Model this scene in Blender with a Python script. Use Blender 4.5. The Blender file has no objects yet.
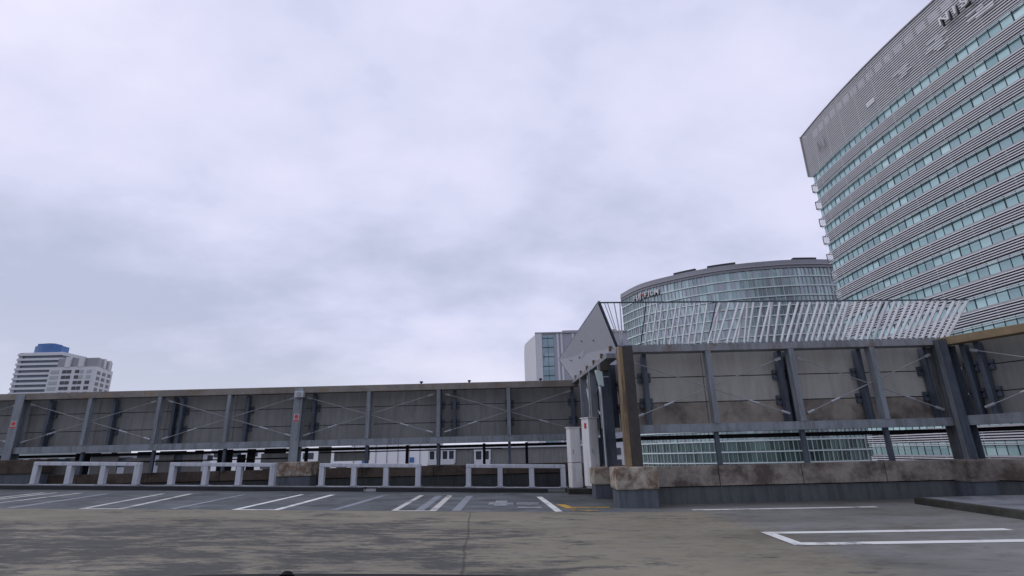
import bpy, bmesh, math, random
from mathutils import Vector, Matrix
random.seed(7)
S = bpy.context.scene
COL = S.collection
V = Vector

# ------------------------------------------------------------------ materials
class NT:
    def __init__(s, nt): s.nt = nt
    def n(s, t, **kw):
        o = s.nt.nodes.new(t)
        for k, v in kw.items():
            if k == 'i':
                for a, b in v.items():
                    if hasattr(b, 'is_output') or isinstance(b, bpy.types.NodeSocket): s.nt.links.new(b, o.inputs[a])
                    else: o.inputs[a].default_value = b
            else: setattr(o, k, v)
        return o
    def math(s, op, a, b=0.0, clamp=False):
        o = s.n('ShaderNodeMath', operation=op, use_clamp=clamp, i={0: a, 1: b}); return o.outputs[0]
    def pos(s): return s.n('ShaderNodeNewGeometry').outputs['Position']
    def noise(s, vec, scale, detail=5, rough=.6, stretch=(1, 1, 1), off=(0, 0, 0), rot=(0, 0, 0)):
        m = s.n('ShaderNodeMapping', i={'Vector': vec, 'Scale': stretch, 'Location': off, 'Rotation': rot})
        return s.n('ShaderNodeTexNoise', i={'Vector': m.outputs[0], 'Scale': scale, 'Detail': detail, 'Roughness': rough}).outputs[0]
    def ramp(s, f, a, b, lo=(0, 0, 0, 1), hi=(1, 1, 1, 1)):
        o = s.n('ShaderNodeMapRange', clamp=True, i={0: f, 1: a, 2: b, 3: 0.0, 4: 1.0}); return o.outputs[0]
    def mix(s, f, a, b):
        o = s.n('ShaderNodeMix', data_type='RGBA')
        for idx, val in ((0, f), (6, a), (7, b)):
            if isinstance(val, bpy.types.NodeSocket): s.nt.links.new(val, o.inputs[idx])
            else: o.inputs[idx].default_value = (*val, 1) if isinstance(val, tuple) and len(val) == 3 else val
        return o.outputs[2]

def new_mat(name):
    m = bpy.data.materials.new(name); m.use_nodes = True
    t = NT(m.node_tree); b = m.node_tree.nodes['Principled BSDF']
    return m, t, b

def mat(name, base, rough=.6, var=.25, scale=1.5, dirt=None, dirt_amt=0., streak=False, spots=None, spot_th=.66, metallic=0., bump=0., fine=8.):
    """a base colour varied by noise, with optional vertical run stains and rust spots"""
    m, t, b = new_mat(name)
    p = t.pos()
    n1 = t.noise(p, scale, 6, .65)
    n2 = t.noise(p, scale * fine, 4, .6, off=(3, 1, 7))
    k = t.math('ADD', t.math('MULTIPLY', n1, .65), t.math('MULTIPLY', n2, .35))
    f = t.ramp(k, .3, .7)
    lo = tuple(c * (1 - var) for c in base); hi = tuple(min(1, c * (1 + var)) for c in base)
    c = t.mix(f, lo, hi)
    if dirt:
        if streak: d = t.noise(p, 2.2, 6, .7, stretch=(2.6, 2.6, .28), off=(9, 4, 2))
        else: d = t.noise(p, scale * .8, 7, .7, off=(5, 8, 2))
        c = t.mix(t.math('MULTIPLY', t.ramp(d, .46, .62), dirt_amt), c, dirt)
    if spots:
        d = t.noise(p, 1.7, 7, .75, off=(11, 3, 5))
        c = t.mix(t.math('MULTIPLY', t.ramp(d, spot_th - .07, spot_th + .05), .85), c, spots)
    t.nt.links.new(c, b.inputs['Base Color'])
    b.inputs['Roughness'].default_value = rough
    b.inputs['Metallic'].default_value = metallic
    b.inputs['Specular IOR Level'].default_value = .15 if rough > .7 else .4
    if bump:
        bn = t.n('ShaderNodeBump', i={'Height': t.noise(p, 22, 6, .7), 'Strength': bump, 'Distance': .02})
        t.nt.links.new(bn.outputs[0], b.inputs['Normal'])
    return m

M = {}
M['steel'] = mat('grey_steel_paint', (.225, .25, .275), .5, .22, 1.2, (.09, .09, .085), .5, True, (.16, .085, .04), .70)
M['steel_dark'] = mat('dark_blue_steel', (.07, .088, .115), .5, .3, 1.4, (.02, .022, .026), .5, True)
M['steel_tan'] = mat('weathered_tan_coping', (.225, .205, .175), .6, .3, 1.1, (.12, .10, .08), .6, False, (.22, .12, .05), .62)
M['steel_rusty'] = mat('grey_coping_with_rust', (.25, .265, .28), .55, .2, 1.0, (.10, .09, .08), .5, True, (.17, .075, .03), .61)
M['yellow_cap'] = mat('yellow_brown_coping', (.30, .225, .125), .55, .22, 1.2, (.15, .10, .05), .5)
M['flange'] = mat('rusty_yellow_flange', (.235, .165, .085), .6, .35, 2.2, (.07, .045, .03), .9, True)
M['web'] = mat('near_black_web', (.042, .038, .034), .6, .4, 2., (.10, .065, .03), .5, True)  # near-black base with lighter brown streaks
M['panel_left'] = mat('shade_toned_cement_board', (.225, .225, .215), .8, .12, .5, (.145, .143, .137), .5, True, bump=.1)  # same board as on the right, darkened to paint in dimmer light
M['panel_right'] = mat('cement_board', (.405, .395, .36), .8, .10, .5, (.27, .25, .22), .4, True, bump=.1)
M['panel_soiled'] = mat('soiled_cement_board', (.28, .25, .215), .85, .3, .9, (.075, .068, .06), .8, False, bump=.15)
M['coping_conc'] = mat('brown_stained_concrete', (.27, .24, .21), .9, .32, 1.6, (.075, .058, .048), .85, False, bump=.25)
M['coping_left'] = mat('shade_toned_stained_concrete', (.09, .07, .056), .9, .35, 1.6, (.04, .033, .028), .8, False, bump=.2)  # base colour lowered to paint in recess shade, under real stains
M['plinth_conc'] = mat('pale_stained_concrete', (.42, .375, .31), .9, .35, 2.4, (.085, .055, .042), .9, False, (.16, .09, .05), .60, bump=.3)
M['plinth_grey'] = mat('grey_base_paint', (.115, .13, .15), .75, .15, 1.8, (.05, .055, .06), .5, True)
M['wall_dark'] = mat('shade_dark_wall_paint', (.055, .06, .06), .85, .3, .8, (.03, .032, .03), .6, True)  # wall colour darkened to deepen the shade behind the guard rails
M['wall_grey'] = mat('dark_grey_wall_paint', (.10, .11, .112), .8, .18, .8, (.055, .06, .06), .6, True)
M['guard'] = mat('pale_grey_paint', (.52, .54, .58), .45, .1, 1.2, (.26, .27, .29), .5, True)
M['kerb'] = mat('black_rubber_kerb', (.024, .026, .028), .7, .4, 2.)
M['walk'] = mat('kerb_top_concrete', (.21, .22, .235), .85, .3, 1.5, (.06, .06, .06), .6)
M['island'] = mat('dark_mossy_concrete', (.06, .06, .052), .9, .4, 2.5, (.03, .03, .025), .6, bump=.2)
M['cab'] = mat('off_white_cabinet_paint', (.76, .76, .75), .45, .06, 1.5, (.40, .38, .35), .5, True)
M['steel_mid'] = mat('dull_steel_paint', (.155, .165, .17), .55, .25, 1.2, (.05, .05, .05), .6, True)
M['rod'] = mat('dull_galvanised_rod', (.30, .31, .32), .5, .2, 3.)
M['galv'] = mat('galvanised_steel', (.42, .44, .46), .42, .15, 3., metallic=.35)
M['slat'] = mat('light_grey_slat_paint', (.80, .82, .85), .45, .1, 1.2, (.5, .51, .53), .4, True)
M['wing'] = mat('grey_wing_panel', (.60, .61, .65), .6, .06, .7, (.50, .51, .54), .3, True)
M['black'] = mat('black_paint', (.010, .010, .012), .8, .2)
M['rust'] = mat('rusty_iron', (.19, .14, .095), .8, .4, 6.)
M['red'] = mat('red_print', (.55, .05, .05), .5, .1)
M['white'] = mat('white_print', (.78, .78, .76), .5, .04)
M['louvre'] = mat('aluminium_louvre', (.78, .78, .79), .4, .06, .08, metallic=.15)
M['screen_louvre'] = mat('fine_grey_louvre', (.80, .79, .80), .45, .06, .08)
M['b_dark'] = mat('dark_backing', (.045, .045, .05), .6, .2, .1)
M['b_mid'] = mat('grey_backing', (.15, .15, .155), .6, .12, .1)
M['b_pale'] = mat('pale_translucent_panel', (.85, .86, .87), .4, .08, .2)
M['b_white'] = mat('white_facade', (.66, .66, .67), .6, .06, .05)
M['b_bright'] = mat('haze_white_facade', (.9, .9, .9), .6, .03, .05)  # whitened to stand for blown-out sky and haze under the fence
M['b_lilac'] = mat('pale_grey_metal_panel', (.40, .41, .455), .45, .06, .1)
M['b_sill'] = mat('grey_sill_metal', (.40, .39, .40), .45, .08, .1)
M['b_cornice'] = mat('grey_cornice_metal', (.32, .315, .34), .45, .12, .1)
M['b_blue'] = mat('blue_crown_panel', (.07, .17, .40), .35, .12, .05)
M['b_window'] = mat('dark_window_glass', (.045, .055, .065), .15, .3, .2)
M['b_blueglass'] = mat('blue_grey_tower_glass', (.12, .16, .21), .2, .2, .1)
M['b_rail'] = mat('pale_green_grey_facade', (.42, .46, .45), .5, .08, .1)
M['f_mull'] = mat('pale_mullion', (.55, .60, .60), .4, .08, .2)
M['city'] = mat('city_ground_asphalt', (.10, .105, .10), .9, .4, .02)
M['lamp_glass'] = mat('pale_green_lamp_glass', (.50, .62, .58), .25, .05)
M['mullion'] = mat('dark_mullion', (.035, .045, .05), .4, .2)
M['band'] = mat('pale_spandrel', (.78, .88, .86), .35, .12, .1)

def glass_mat(name, a, b_, cell, metallic=.7, rough=.12, grey=None):
    """coated facade glass whose tint differs from pane to pane"""
    m, t, b = new_mat(name)
    p = t.pos()
    sn = t.n('ShaderNodeVectorMath', operation='SNAP', i={0: p, 1: cell})
    w = t.n('ShaderNodeTexWhiteNoise', noise_dimensions='3D', i={'Vector': sn.outputs[0]}).outputs[0]
    big = t.ramp(t.noise(p, .035, 3), .35, .65)
    f = t.math('ADD', t.math('MULTIPLY', w, .6), t.math('MULTIPLY', big, .4))
    col = t.mix(f, a, b_)
    if grey:
        of = t.n('ShaderNodeVectorMath', operation='ADD', i={0: sn.outputs[0], 1: (37., 11., 5.)})
        w2 = t.n('ShaderNodeTexWhiteNoise', noise_dimensions='3D', i={'Vector': of.outputs[0]}).outputs[0]
        col = t.mix(t.ramp(w2, .55, .8), col, grey)
    t.nt.links.new(col, b.inputs['Base Color'])
    b.inputs['Metallic'].default_value = metallic; b.inputs['Roughness'].default_value = rough
    return m
M['glass_teal'] = glass_mat('teal_coated_glass', (.24, .40, .39), (.64, .86, .82), (3.0, 1.9, 4.87), .45, .12, (.32, .46, .46))
M['glass_green'] = glass_mat('green_grey_glass', (.22, .30, .30), (.64, .80, .77), (1.5, 1.5, 3.6), .3, .2, (.42, .44, .48))
M['glass_low'] = glass_mat('dark_green_lower_glass', (.03, .055, .05), (.22, .34, .31), (1.5, 1.5, 3.6), .25, .2)  # darker tint used on the lower floors
M['glass_strip'] = glass_mat('blue_grey_glass', (.14, .20, .23), (.26, .34, .36), (2., 2., 1.6))

def paint_mat(name, base, worn, th):
    m, t, b = new_mat(name)
    p = t.pos()
    d = t.noise(p, 3.5, 8, .75, stretch=(1, .6, 1)); d2 = t.noise(p, 1.1, 3, .5, off=(2, 2, 2))
    k = t.math('ADD', t.math('MULTIPLY', d, .6), t.math('MULTIPLY', d2, .4))
    c = t.mix(t.ramp(k, th - .05, th + .06), base, worn)
    t.nt.links.new(c, b.inputs['Base Color']); b.inputs['Roughness'].default_value = .65
    return m
M['line'] = paint_mat('white_line_paint', (.76, .76, .72), (.27, .27, .26), .56)
M['line_worn'] = paint_mat('worn_white_line_paint', (.56, .55, .50), (.12, .12, .12), .56)
M['line_old'] = paint_mat('old_grey_line_paint', (.235, .255, .285), (.10, .11, .12), .56)
M['line_yellow'] = paint_mat('worn_yellow_paint', (.52, .31, .035), (.07, .065, .055), .52)
M['patch'] = paint_mat('faded_patch_paint', (.27, .285, .31), (.09, .10, .10), .54)

def ground_mat():
    m, t, b = new_mat('worn_deck_coating')
    p = t.pos()
    xyz = t.n('ShaderNodeSeparateXYZ', i={0: p}); x, y = xyz.outputs[0], xyz.outputs[1]
    wob = t.math('MULTIPLY', t.math('SUBTRACT', t.noise(p, .9, 5), .5), .5)
    fine = t.noise(p, 9, 6, .7)
    # coated lane: in front of the bays, left of the right-hand bay
    rx = t.math('SUBTRACT', t.math('ADD', 4.0, t.math('MULTIPLY', wob, 2.2)), x)
    ry = t.math('SUBTRACT', t.math('ADD', 12.05, t.math('MULTIPLY', wob, .12)), y)
    lane = t.math('MULTIPLY', t.ramp(rx, -.25, .35), t.ramp(ry, -.02, .06))
    # stall concrete left (dark) and right (lighter)
    big = t.noise(p, .45, 5, .6, stretch=(.45, 1, 1))
    st = t.noise(p, 1.15, 10, .72, stretch=(.60, 1.1, 1), rot=(0, 0, -.35))
    st2 = t.noise(p, 3.0, 9, .75, stretch=(.45, 1.3, 1), off=(4, 9, 0), rot=(0, 0, -.12))
    bay = t.mix(t.ramp(st, .35, .68), (.075, .086, .092), (.19, .205, .215))
    bay = t.mix(t.math('MULTIPLY', t.ramp(t.noise(p, .8, 6, .65, off=(7, 1, 0)), .5, .62), .6), bay, (.05, .053, .055))
    pale = t.mix(t.ramp(big, .34, .68), (.145, .142, .128), (.255, .255, .24))
    pale = t.mix(t.math('MULTIPLY', t.ramp(st, .52, .68), .55), pale, (.085, .083, .075))
    under = t.mix(t.ramp(x, 2.2, 4.0), bay, pale)
    tan = t.mix(t.ramp(big, .3, .7), (.17, .155, .118), (.30, .268, .20))
    tan = t.mix(t.math('MULTIPLY', t.ramp(st2, .46, .64), .5), tan, (.27, .26, .215))
    # dark tyre and water streaks, densest in the left middle of the lane
    dens = t.math('MULTIPLY', t.math('MULTIPLY', t.ramp(y, 11.6, 8.6), t.ramp(x, 1.6, -1.6)), .075)
    dens = t.math('SUBTRACT', dens, t.math('MULTIPLY', t.ramp(x, -7.5, -10.5), .03))
    st3 = t.noise(p, 8.5, 8, .78, stretch=(.28, 1.1, 1), off=(2, 5, 0), rot=(0, 0, -.2))
    base = t.math('ADD', t.math('MULTIPLY', st, .40), t.math('MULTIPLY', st2, .32))
    k = t.math('ADD', t.math('ADD', base, t.math('MULTIPLY', st3, .28)), dens)
    c = t.mix(t.math('MULTIPLY', t.ramp(k, .530, .582), .84), tan, (.062, .064, .064))
    c = t.mix(lane, under, c)
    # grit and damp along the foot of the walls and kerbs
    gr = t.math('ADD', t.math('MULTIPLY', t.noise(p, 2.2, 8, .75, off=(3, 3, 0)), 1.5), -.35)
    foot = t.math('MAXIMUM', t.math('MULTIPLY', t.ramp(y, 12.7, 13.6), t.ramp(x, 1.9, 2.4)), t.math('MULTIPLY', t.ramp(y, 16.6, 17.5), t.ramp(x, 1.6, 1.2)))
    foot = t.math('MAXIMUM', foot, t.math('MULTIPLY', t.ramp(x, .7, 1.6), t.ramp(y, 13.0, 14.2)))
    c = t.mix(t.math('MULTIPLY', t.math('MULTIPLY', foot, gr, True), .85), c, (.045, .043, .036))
    rb = t.math('MULTIPLY', t.ramp(t.noise(p, .75, 7, .7, off=(12, 5, 0)), .5, .66), t.ramp(x, 2.0, 3.6))
    c = t.mix(t.math('MULTIPLY', rb, .5), c, (.10, .088, .066))
    # a long crack running away from the camera
    cx = t.math('ADD', t.math('ADD', x, .45), t.math('MULTIPLY', t.math('SUBTRACT', y, 4.), .068))
    cx = t.math('ABSOLUTE', t.math('ADD', cx, t.math('MULTIPLY', wob, .25)))
    crack = t.math('MULTIPLY', t.ramp(cx, .026, .008), t.ramp(y, 12.3, 11.6))
    c = t.mix(t.math('MULTIPLY', crack, .55), c, (.035, .035, .034))
    c = t.mix(t.math('MULTIPLY', t.ramp(fine, .45, .75), .16), c, (.26, .25, .215))
    c = t.mix(t.math('MULTIPLY', t.ramp(t.noise(p, 5., 9, .78, stretch=(.5, 1.3, 1), off=(1, 6, 0)), .52, .66), .5), c, (.05, .052, .053))
    t.nt.links.new(c, b.inputs['Base Color'])
    b.inputs['Specular IOR Level'].default_value = .12
    r = t.n('ShaderNodeMapRange', i={0: st, 1: .3, 2: .7, 3: .6, 4: .9}); t.nt.links.new(r.outputs[0], b.inputs['Roughness'])
    bn = t.n('ShaderNodeBump', i={'Height': fine, 'Strength': .25, 'Distance': .01}); t.nt.links.new(bn.outputs[0], b.inputs['Normal'])
    return m
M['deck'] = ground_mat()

# ------------------------------------------------------------------ mesh helpers
class MB:
    def __init__(s): s.bm = bmesh.new()
    def quad(s, *pts):
        vs = [s.bm.verts.new(p) for p in pts]; s.bm.faces.new(vs); return s
    def hexa(s, c):     # 8 corners: bottom ring 0-3, top ring 4-7
        v = [s.bm.verts.new(p) for p in c]
        for f in ((3, 2, 1, 0), (4, 5, 6, 7), (0, 1, 5, 4), (1, 2, 6, 5), (2, 3, 7, 6), (3, 0, 4, 7)): s.bm.faces.new([v[i] for i in f])
        return s
    def box(s, x0, x1, y0, y1, z0, z1, fx=None):
        c = [(x0, y0, z0), (x1, y0, z0), (x1, y1, z0), (x0, y1, z0), (x0, y0, z1), (x1, y0, z1), (x1, y1, z1), (x0, y1, z1)]
        return s.hexa([fx(V(p)) for p in c] if fx else c)
    def bar(s, a, b, w, h, up=(0, 0, 1)):
        a, b = V(a), V(b); d = (b - a).normalized(); u = V(up)
        if abs(d.dot(u)) > .99: u = V((0, 1, 0))
        r = d.cross(u).normalized(); u = r.cross(d).normalized()
        r *= w / 2; u *= h / 2
        return s.hexa([a - r - u, a + r - u, a + r + u, a - r + u, b - r - u, b + r - u, b + r + u, b - r + u])
    def tube(s, a, b, r, n=8, r2=None):
        a, b = V(a), V(b); d = (b - a).normalized(); u = V((0, 0, 1)) if abs(d.z) < .9 else V((1, 0, 0))
        p = d.cross(u).normalized(); q = p.cross(d)
        A, B = [], []
        for i in range(n):
            t = 2 * math.pi * i / n; o = p * math.cos(t) + q * math.sin(t)
            A.append(s.bm.verts.new(a + o * r)); B.append(s.bm.verts.new(b + o * (r2 or r)))
        for i in range(n): s.bm.faces.new((A[i], A[(i + 1) % n], B[(i + 1) % n], B[i]))
        s.bm.faces.new(A[::-1]); s.bm.faces.new(B); return s
    def prism(s, poly, z0, z1):
        a = [s.bm.verts.new((x, y, z0)) for x, y in poly]; b = [s.bm.verts.new((x, y, z1)) for x, y in poly]
        n = len(poly)
        for i in range(n): s.bm.faces.new((a[i], a[(i + 1) % n], b[(i + 1) % n], b[i]))
        s.bm.faces.new(a[::-1]); s.bm.faces.new(b); return s
    def strip(s, path, z0, z1, depth):   # band following a plan path, thickness outward = depth
        n = len(path); out = []
        for i in range(n):
            a = V(path[max(i - 1, 0)]); b = V(path[min(i + 1, n - 1)]); t = (b - a).normalized()
            nrm = V((-t.y, t.x)); out.append(V(path[i]) + nrm * depth)
        A = [[s.bm.verts.new((*p, z)) for p in path] for z in (z0, z1)]
        B = [[s.bm.verts.new((*p, z)) for p in out] for z in (z0, z1)]
        F = s.bm.faces.new
        for i in range(n - 1):
            F((B[0][i], B[0][i + 1], B[1][i + 1], B[1][i])); F((A[0][i + 1], A[0][i], A[1][i], A[1][i + 1]))
            F((A[0][i], A[0][i + 1], B[0][i + 1], B[0][i])); F((B[1][i], B[1][i + 1], A[1][i + 1], A[1][i]))
        F((A[0][0], B[0][0], B[1][0], A[1][0])); F((B[0][-1], A[0][-1], A[1][-1], B[1][-1])); return s
    def bevel(s, w):
        bmesh.ops.recalc_face_normals(s.bm, faces=s.bm.faces)
        bmesh.ops.bevel(s.bm, geom=list(s.bm.edges), offset=w, segments=2, affect='EDGES', profile=.6); return s
    def build(s, name, m, parent=None):
        bmesh.ops.recalc_face_normals(s.bm, faces=s.bm.faces)
        me = bpy.data.meshes.new(name)
        if parent is not None:
            off = V((0, 0, 0)); q = parent
            while q is not None: off += q.location; q = q.parent
            for v in s.bm.verts: v.co -= off
        s.bm.to_mesh(me); s.bm.free()
        me.materials.append(M[m]); o = bpy.data.objects.new(name, me); COL.objects.link(o)
        o.parent = parent
        return o

def thing(name, label, cat, loc, group=None):
    o = bpy.data.objects.new(name, None); COL.objects.link(o); o.location = loc; o.empty_display_size = .2
    o['label'] = label; o['category'] = cat
    if group: o['group'] = group
    return o
def tag(o, label, cat, group=None):
    o['label'] = label; o['category'] = cat
    if group: o['group'] = group
    return o
def struct(o): o['kind'] = 'structure'; return o

def fl(x):  # deck level: drains down to the right, level from x = 3 m
    return .029 * .5 * ((3 - x) + math.sqrt((3 - x) ** 2 + 1))

# ------------------------------------------------------------------ setting: deck, kerbs, markings, city ground
mb = MB(); bm = mb.bm
xs = [-60 + i for i in range(57)] + [-3 + .25 * i for i in range(41)] + [8, 9, 10, 12, 14, 18, 24, 30]
ys = [-30, -10, 0, 4, 8, 12, 14.2, 17.4, 20.9]
g = {}
for i, x in enumerate(xs):
    for j, y in enumerate(ys): g[i, j] = bm.verts.new((x, y, fl(x)))
for i in range(len(xs) - 1):
    for j in range(len(ys) - 1):
        if xs[i + 1] > 2.8 and ys[j] >= 14.2: continue
        bm.faces.new((g[i, j], g[i + 1, j], g[i + 1, j + 1], g[i, j + 1]))
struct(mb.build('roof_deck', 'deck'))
mb = MB(); mb.quad((-3000, -3000, -28), (3000, -3000, -28), (3000, 3000, -28), (-3000, 3000, -28)); struct(mb.build('city_ground', 'city'))

def slope_strip(x0, x1, y0, y1, h, name, m, base=0., n=14, skirt=.3):
    mb = MB(); bm = mb.bm
    rows = []
    for i in range(n + 1):
        x = x0 + (x1 - x0) * i / n; z = fl(x)
        rows.append([bm.verts.new(p) for p in ((x, y0, z - skirt), (x, y1, z - skirt), (x, y1, z + h), (x, y0, z + h))])
    for a, b in zip(rows, rows[1:]):
        for k in range(4): bm.faces.new((a[k], b[k], b[(k + 1) % 4], a[(k + 1) % 4]))
    bm.faces.new(rows[0]); bm.faces.new(rows[-1][::-1])
    return mb.build(name, m)
for a, b in ((-28, -4.83), (-4.40, .96)):
    struct(slope_strip(a, b, 17.5, 17.62, .115, 'kerb', 'kerb'))
    struct(slope_strip(a, b, 17.62, 18.0, .128, 'kerb_top', 'walk'))
struct(slope_strip(-4.83, -4.40, 17.66, 18.0, .05, 'kerb_gap', 'galv', n=3))
struct(slope_strip(-28, .96, 18.0, 20.9, .03, 'rear_gutter', 'island'))
# raised island at the far right
mb = MB(); mb.hexa([(8.70, 12.5, -.1), (8.42, 8.2, -.1), (13.5, 8.2, -.1), (13.5, 12.5, -.1), (8.73, 12.5, .135), (8.45, 8.2, .135), (13.5, 8.2, .135), (13.5, 12.5, .135)]).bevel(.02)
struct(mb.build('raised_island', 'island'))
mb = MB(); mb.hexa([(8.86, 12.4, .1), (8.58, 8.3, .1), (13.4, 8.3, .1), (13.4, 12.4, .1), (8.86, 12.4, .139), (8.58, 8.3, .139), (13.4, 8.3, .139), (13.4, 12.4, .139)])
struct(mb.build('island_top', 'walk'))

def line(pts, w, m, name='painted_line', h=.005):
    """a painted strip along pts (plan), following the deck"""
    mb = MB(); bm = mb.bm; prev = None
    a, b = V(pts[0]), V(pts[1]); d = (b - a).normalized(); nrm = V((-d.y, d.x)) * w / 2
    n = max(2, int((b - a).length / .5))
    for i in range(n + 1):
        c = a.lerp(b, i / n); l = c + nrm; r = c - nrm
        cur = [bm.verts.new((l.x, l.y, fl(l.x) + h)), bm.verts.new((r.x, r.y, fl(r.x) + h))]
        if prev: bm.faces.new((prev[0], prev[1], cur[1], cur[0]))
        prev = cur
    return struct(mb.build(name, m))
# bay lines on the left: pairs closed by a short bar towards the lane, and older grey ones
for xl, xr, sk in ((-9.3, -8.5, -.22), (-6.02, -5.14, -.04), (-2.62, -1.80, -.03)):
    m_ = 'line' if -7 < xl < -3 else 'line_worn'
    line(((xl, 12.14), (xl + sk * 4.2, 16.2)), .13, m_); line(((xr, 12.14), (xr + sk * 4.2, 16.2)), .15, m_)
    line(((xl - .06, 12.07), (xr + .07, 12.07)), .12, m_)
for x, sk in ((-12.0, -.16), (-13.1, -.16), (-12.75, -.16), (-15.3, -.2), (-16.4, -.2)): line(((x, 12.3), (x + sk * 4.2, 16.3)), .14, 'line_worn')
line(((.88, 12.05), (.62, 15.9)), .16, 'line')
for x, w, sk in ((-10.9, .16, -.2), (-7.4, .14, -.1), (-3.92, .17, .03), (-2.1, .19, -.03), (-1.31, .19, -.01)): line(((x, 12.1), (x + sk * 4.2, 16.1)), w, 'line_old', h=.004)
line(((-.70, 13.8), (-.10, 13.8)), .62, 'patch', 'faded_patch'); line(((-.40, 13.2), (-.40, 14.6)), .30, 'patch', 'faded_patch', .008)
line(((-.02, 13.8), (.52, 13.8)), .66, 'patch', 'faded_patch'); line(((.0, 12.95), (.55, 12.95)), .35, 'patch', 'faded_patch', .004)
# worn yellow corner mark
line(((1.02, 13.7), (1.30, 12.3)), .22, 'line_yellow'); line(((1.24, 12.95), (2.1, 12.95)), .16, 'line_yellow', h=.009); line(((1.32, 12.3), (1.75, 12.3)), .22, 'line_yellow', h=.004)
# right-hand bay
line(((3.77, 12.30), (7.62, 12.10)), .20, 'line'); 
line(((3.80, 8.93), (7.42, 8.74)), .20, 'line'); line(((3.72, 7.92), (7.9, 7.72)), .20, 'line')
line(((3.86, 8.99), (3.80, 7.86)), .17, 'line', h=.009)

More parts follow.
